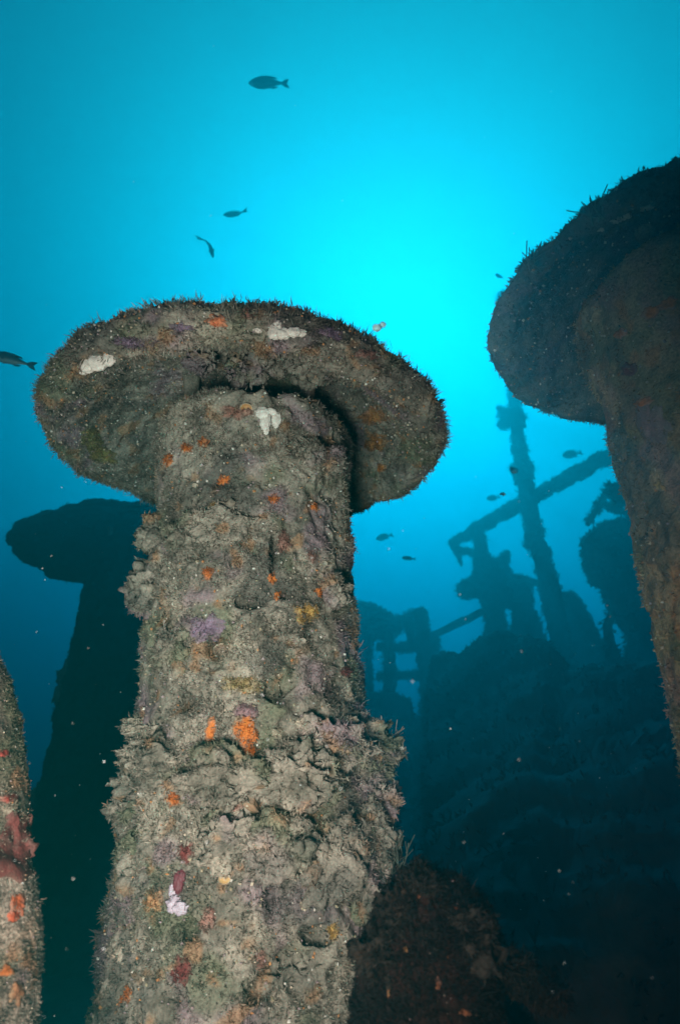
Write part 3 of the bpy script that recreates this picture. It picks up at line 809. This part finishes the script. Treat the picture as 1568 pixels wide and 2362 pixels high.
# skylight housing behind the mast
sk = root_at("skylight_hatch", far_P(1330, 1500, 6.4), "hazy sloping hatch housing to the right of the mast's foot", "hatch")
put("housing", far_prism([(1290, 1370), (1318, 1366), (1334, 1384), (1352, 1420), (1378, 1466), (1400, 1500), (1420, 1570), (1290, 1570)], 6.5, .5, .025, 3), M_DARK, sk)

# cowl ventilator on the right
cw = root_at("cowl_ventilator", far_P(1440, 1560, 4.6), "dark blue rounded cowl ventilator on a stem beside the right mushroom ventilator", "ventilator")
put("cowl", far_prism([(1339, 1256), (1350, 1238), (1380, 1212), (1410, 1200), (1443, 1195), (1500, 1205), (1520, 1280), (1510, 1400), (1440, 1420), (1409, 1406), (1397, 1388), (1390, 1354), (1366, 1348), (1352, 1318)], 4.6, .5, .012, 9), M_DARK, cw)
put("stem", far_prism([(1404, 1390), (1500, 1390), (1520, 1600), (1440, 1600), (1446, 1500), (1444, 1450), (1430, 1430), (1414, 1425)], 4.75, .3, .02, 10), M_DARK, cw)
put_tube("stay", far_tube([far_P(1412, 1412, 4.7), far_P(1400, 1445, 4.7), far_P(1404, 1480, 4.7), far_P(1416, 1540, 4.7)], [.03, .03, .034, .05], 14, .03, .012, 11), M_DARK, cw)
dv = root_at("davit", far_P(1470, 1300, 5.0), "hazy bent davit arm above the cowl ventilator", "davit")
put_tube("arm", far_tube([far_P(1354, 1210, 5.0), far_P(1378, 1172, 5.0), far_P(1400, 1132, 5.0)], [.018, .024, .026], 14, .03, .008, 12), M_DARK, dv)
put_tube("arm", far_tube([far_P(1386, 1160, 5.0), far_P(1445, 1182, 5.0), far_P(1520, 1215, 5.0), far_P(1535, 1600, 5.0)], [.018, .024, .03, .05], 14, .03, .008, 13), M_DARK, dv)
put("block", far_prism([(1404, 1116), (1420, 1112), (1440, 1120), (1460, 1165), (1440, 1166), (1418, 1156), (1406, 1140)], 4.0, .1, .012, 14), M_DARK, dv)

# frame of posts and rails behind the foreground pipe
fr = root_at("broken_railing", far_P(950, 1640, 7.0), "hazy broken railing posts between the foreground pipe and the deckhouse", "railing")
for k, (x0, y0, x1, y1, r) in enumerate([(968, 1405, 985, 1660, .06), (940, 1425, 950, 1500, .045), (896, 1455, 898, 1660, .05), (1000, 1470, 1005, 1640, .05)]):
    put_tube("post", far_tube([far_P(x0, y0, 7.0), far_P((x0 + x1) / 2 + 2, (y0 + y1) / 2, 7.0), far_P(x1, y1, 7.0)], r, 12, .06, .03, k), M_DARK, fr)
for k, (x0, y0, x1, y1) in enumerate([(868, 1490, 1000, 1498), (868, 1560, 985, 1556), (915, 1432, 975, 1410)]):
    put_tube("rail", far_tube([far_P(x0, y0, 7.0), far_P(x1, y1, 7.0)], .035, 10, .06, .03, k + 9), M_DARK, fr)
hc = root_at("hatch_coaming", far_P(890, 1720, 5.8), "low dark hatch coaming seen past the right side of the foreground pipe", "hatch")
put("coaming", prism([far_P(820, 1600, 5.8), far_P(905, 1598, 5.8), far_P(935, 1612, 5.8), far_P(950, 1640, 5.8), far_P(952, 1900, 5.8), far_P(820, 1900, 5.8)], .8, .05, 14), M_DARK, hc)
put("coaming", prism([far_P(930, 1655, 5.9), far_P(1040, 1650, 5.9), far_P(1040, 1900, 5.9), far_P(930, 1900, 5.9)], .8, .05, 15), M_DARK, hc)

for nm in (mast, boom, wi, cw, dv, fr, sk, far, hc):
    rt_, ss = FUZZ[nm.name]
    turf(rt_, ss, 4500, 7, length=(.02, .065), width=.007, blades=3)

# ------------------------------------------------------------------ fish
def fish(x, y, Y, length_px, ang, label, bend=0.0, yaw=0.0, deep=.30, mouth=False, roll=0.0):
    """body, tail and fins as one mesh; ang is the heading in the picture (0 = to the left), bend curls the tail"""
    c = P(x, y, Y); Ls = length_px * c.length / FPX
    n, m = 30, 16
    t = np.linspace(0, 1, n)                                       # 0 nose, 1 tail root
    hgt = deep * np.interp(t, [0, .04, .12, .25, .42, .62, .8, .93, 1], [.06, .30, .62, .92, 1, .82, .46, .24, .24]) * .5
    wid = hgt * np.interp(t, [0, .3, .7, 1], [.62, .55, .45, .2])
    th = np.linspace(0, 2 * np.pi, m, endpoint=False)
    V = np.stack([np.repeat(t[:, None] * .82, m, 1), wid[:, None] * np.sin(th), hgt[:, None] * np.cos(th) * 1.0], -1).reshape(-1, 3)
    i = np.arange(n - 1)[:, None] * m; j = np.arange(m)[None]; j2 = (j + 1) % m
    Q = [np.stack([i + j, i + j2, i + m + j2, i + m + j], -1).reshape(-1, 4)]
    dk, lt = np.array([.045, .055, .055]), np.array([.30, .30, .27])
    C = lerp(np.tile(dk, (len(V), 1)), lt[None], sstep(.05, -.12, V[:, 2] / deep * 2 * .5))
    if mouth: C[(V[:, 0] < .10) & (V[:, 2] < 0)] = (.75, .75, .72)
    def fin(pts, th=.006):
        nonlocal V, C
        k = len(V); p = np.array(pts, float); q = len(p)
        A = p.copy(); A[:, 1] += th; B = p.copy(); B[:, 1] -= th
        V = np.concatenate([V, A, B]); C = np.concatenate([C, np.tile(dk * 1.1, (2 * q, 1))])
        for s in range(1, q - 1):
            Q.append(np.array([[k, k + s, k + s + 1], [k + q, k + q + s + 1, k + q + s]]))
        for s in range(q):
            Q.append(np.array([[k + s, k + (s + 1) % q, k + q + (s + 1) % q, k + q + s]]))
    d = deep
    fin([(.80, 0, .10 * d), (.88, 0, .30 * d), (1.0, 0, .38 * d), (.95, 0, .10 * d), (.93, 0, 0), (.80, 0, -.10 * d)])
    fin([(.93, 0, 0), (.95, 0, -.10 * d), (1.0, 0, -.38 * d), (.88, 0, -.30 * d), (.80, 0, -.10 * d)])
    fin([(.22, 0, .40 * d), (.30, 0, .55 * d), (.50, 0, .54 * d), (.66, 0, .44 * d), (.70, 0, .28 * d)])
    fin([(.50, 0, -.36 * d), (.56, 0, -.50 * d), (.66, 0, -.42 * d), (.70, 0, -.28 * d)])
    fin([(.28, 0, -.42 * d), (.34, 0, -.54 * d), (.40, 0, -.44 * d)])
    fin([(.24, wid.max() * .9, -.05 * d), (.36, wid.max() * 1.9, -.22 * d), (.34, wid.max() * 1.2, -.02 * d)], .003)
    fin([(.24, -wid.max() * .9, -.05 * d), (.36, -wid.max() * 1.9, -.22 * d), (.34, -wid.max() * 1.2, -.02 * d)], .003)
    V = V - np.array([.5, 0, 0])
    # curl about the vertical axis of the fish (a swimming body), shown in the picture plane when rolled
    a = np.clip(V[:, 0] + .1, 0, None) * bend
    dx, dy = V[:, 0].copy(), V[:, 1].copy()
    V[:, 1] = dy + np.clip(V[:, 0] + .1, 0, None) ** 2 * bend
    V = V * Ls
    Rm = np.array(Matrix.Rotation(ang, 3, 'Y') @ Matrix.Rotation(roll, 3, 'X') @ Matrix.Rotation(yaw, 3, 'Z'))
    V = V @ Rm.T
    o = add("fish", mesh_np("fish", V, Q, np.clip(C, .01, 1)), M_FISH, None, label, "fish", "fish swimming round the wreck", loc=c)
    return o

R = math.radians
fish(622, 191, 4.2, 86, R(-8), "largest fish at the top, heading left with a pale mouth", 0.25, R(14), .27, True, R(35))
fish(543, 494, 5.0, 52, R(-4), "small fish below the largest one, its tail curled up to the right", .9, R(0), .26, False, R(75))
fish(485, 566, 4.6, 70, R(-104), "curled fish swimming straight down above the foreground cap", 1.1, R(0), .22, False, R(80))
fish(30, 830, 3.2, 98, R(16), "fish leaving the frame at the left edge", .15, R(10), .24, False, R(20))
fish(1152, 637, 4.5, 28, R(-18), "tiny fish left of the right ventilator's cap", .2, R(35), .42)
fish(943, 1288, 6.0, 34, R(2), "small dark fish hovering level right of the foreground pipe", .1, R(10), .30)
fish(887, 1238, 9.5, 46, R(-22), "faint fish above the level one, right of the foreground pipe", .1, R(15), .34)
fish(1320, 1047, 9.5, 56, R(-18), "faint fish between the mast and the right ventilator", .1, R(15), .34)
fish(1186, 1083, 3.4, 42, R(-50), "dark fish in front of the mast", .2, R(40), .46)
fish(1158, 1140, 2.6, 30, R(-80), "small dark fish seen head on, left of the mast", .1, R(70), .42)
fish(1138, 1148, 9.5, 40, R(-20), "faint fish behind the small head-on one, left of the mast", .1, R(20), .34)

# ------------------------------------------------------------------ drifting matter
fl_c = P(875, 753, 1.2)
fl_root = root_at("drifting_salp", fl_c, "small bright white two lobed speck drifting over the cap's right edge", "salp")
for k, (x, y, w) in enumerate([(869, 756, 20), (882, 749, 15)]):
    p = P(x, y, 1.2); r = w * p.length / FPX * .5
    b = blob(p, (r, r, r * .75), 3, .25, 2, k)
    put("lobe", b, M_SALP, fl_root)
rg = np.random.default_rng(77)
npt = 280
xs = rg.uniform(-20, 1590, npt); ys = np.where(rg.random(npt) < .8, rg.uniform(1100, 2362, npt), rg.uniform(60, 1100, npt)); Ys = rg.uniform(.8, 2.6, npt)
pp = np.array([tuple(P(a, b, c)) for a, b, c in zip(xs, ys, Ys)])
V, Q, C = granules(pp, np.ones((npt, 3)), rg, (.0004, .0013))
add("marine_snow", mesh_np("marine_snow", V, Q, None, False), M_SNOW, None, "pale specks of marine snow drifting through the water", "particles", kind="stuff")

# ------------------------------------------------------------------ the sea water itself
def box(x0, x1, y0, y1, z0, z1):
    V = np.array([[x, y, z] for z in (z0, z1) for y in (y0, y1) for x in (x0, x1)], float)
    Q = np.array([[0, 2, 3, 1], [4, 5, 7, 6], [0, 1, 5, 4], [1, 3, 7, 5], [3, 2, 6, 7], [2, 0, 4, 6]])
    return mesh_np("haze", V, Q, None, False)
hz = bpy.data.materials.new("sea_water")
hz.use_nodes = True
hn = hz.node_tree.nodes
hn.remove(hn["Principled BSDF"])
pv = hn.new("ShaderNodeVolumePrincipled")
pv.inputs["Color"].default_value = (0.003, 0.305, 0.315, 1)
pv.inputs["Density"].default_value = 0.29
pv.inputs["Anisotropy"].default_value = 0.68
pv.inputs["Absorption Color"].default_value = (0.0, 0.57, 0.768, 1)
hz.node_tree.links.new(pv.outputs[0], hn["Material Output"].inputs["Volume"])
add("haze", box(-70, 70, -20, 90, -7, 11.8), hz, None, "blue green sea water round the wreck", "water", kind="stuff")
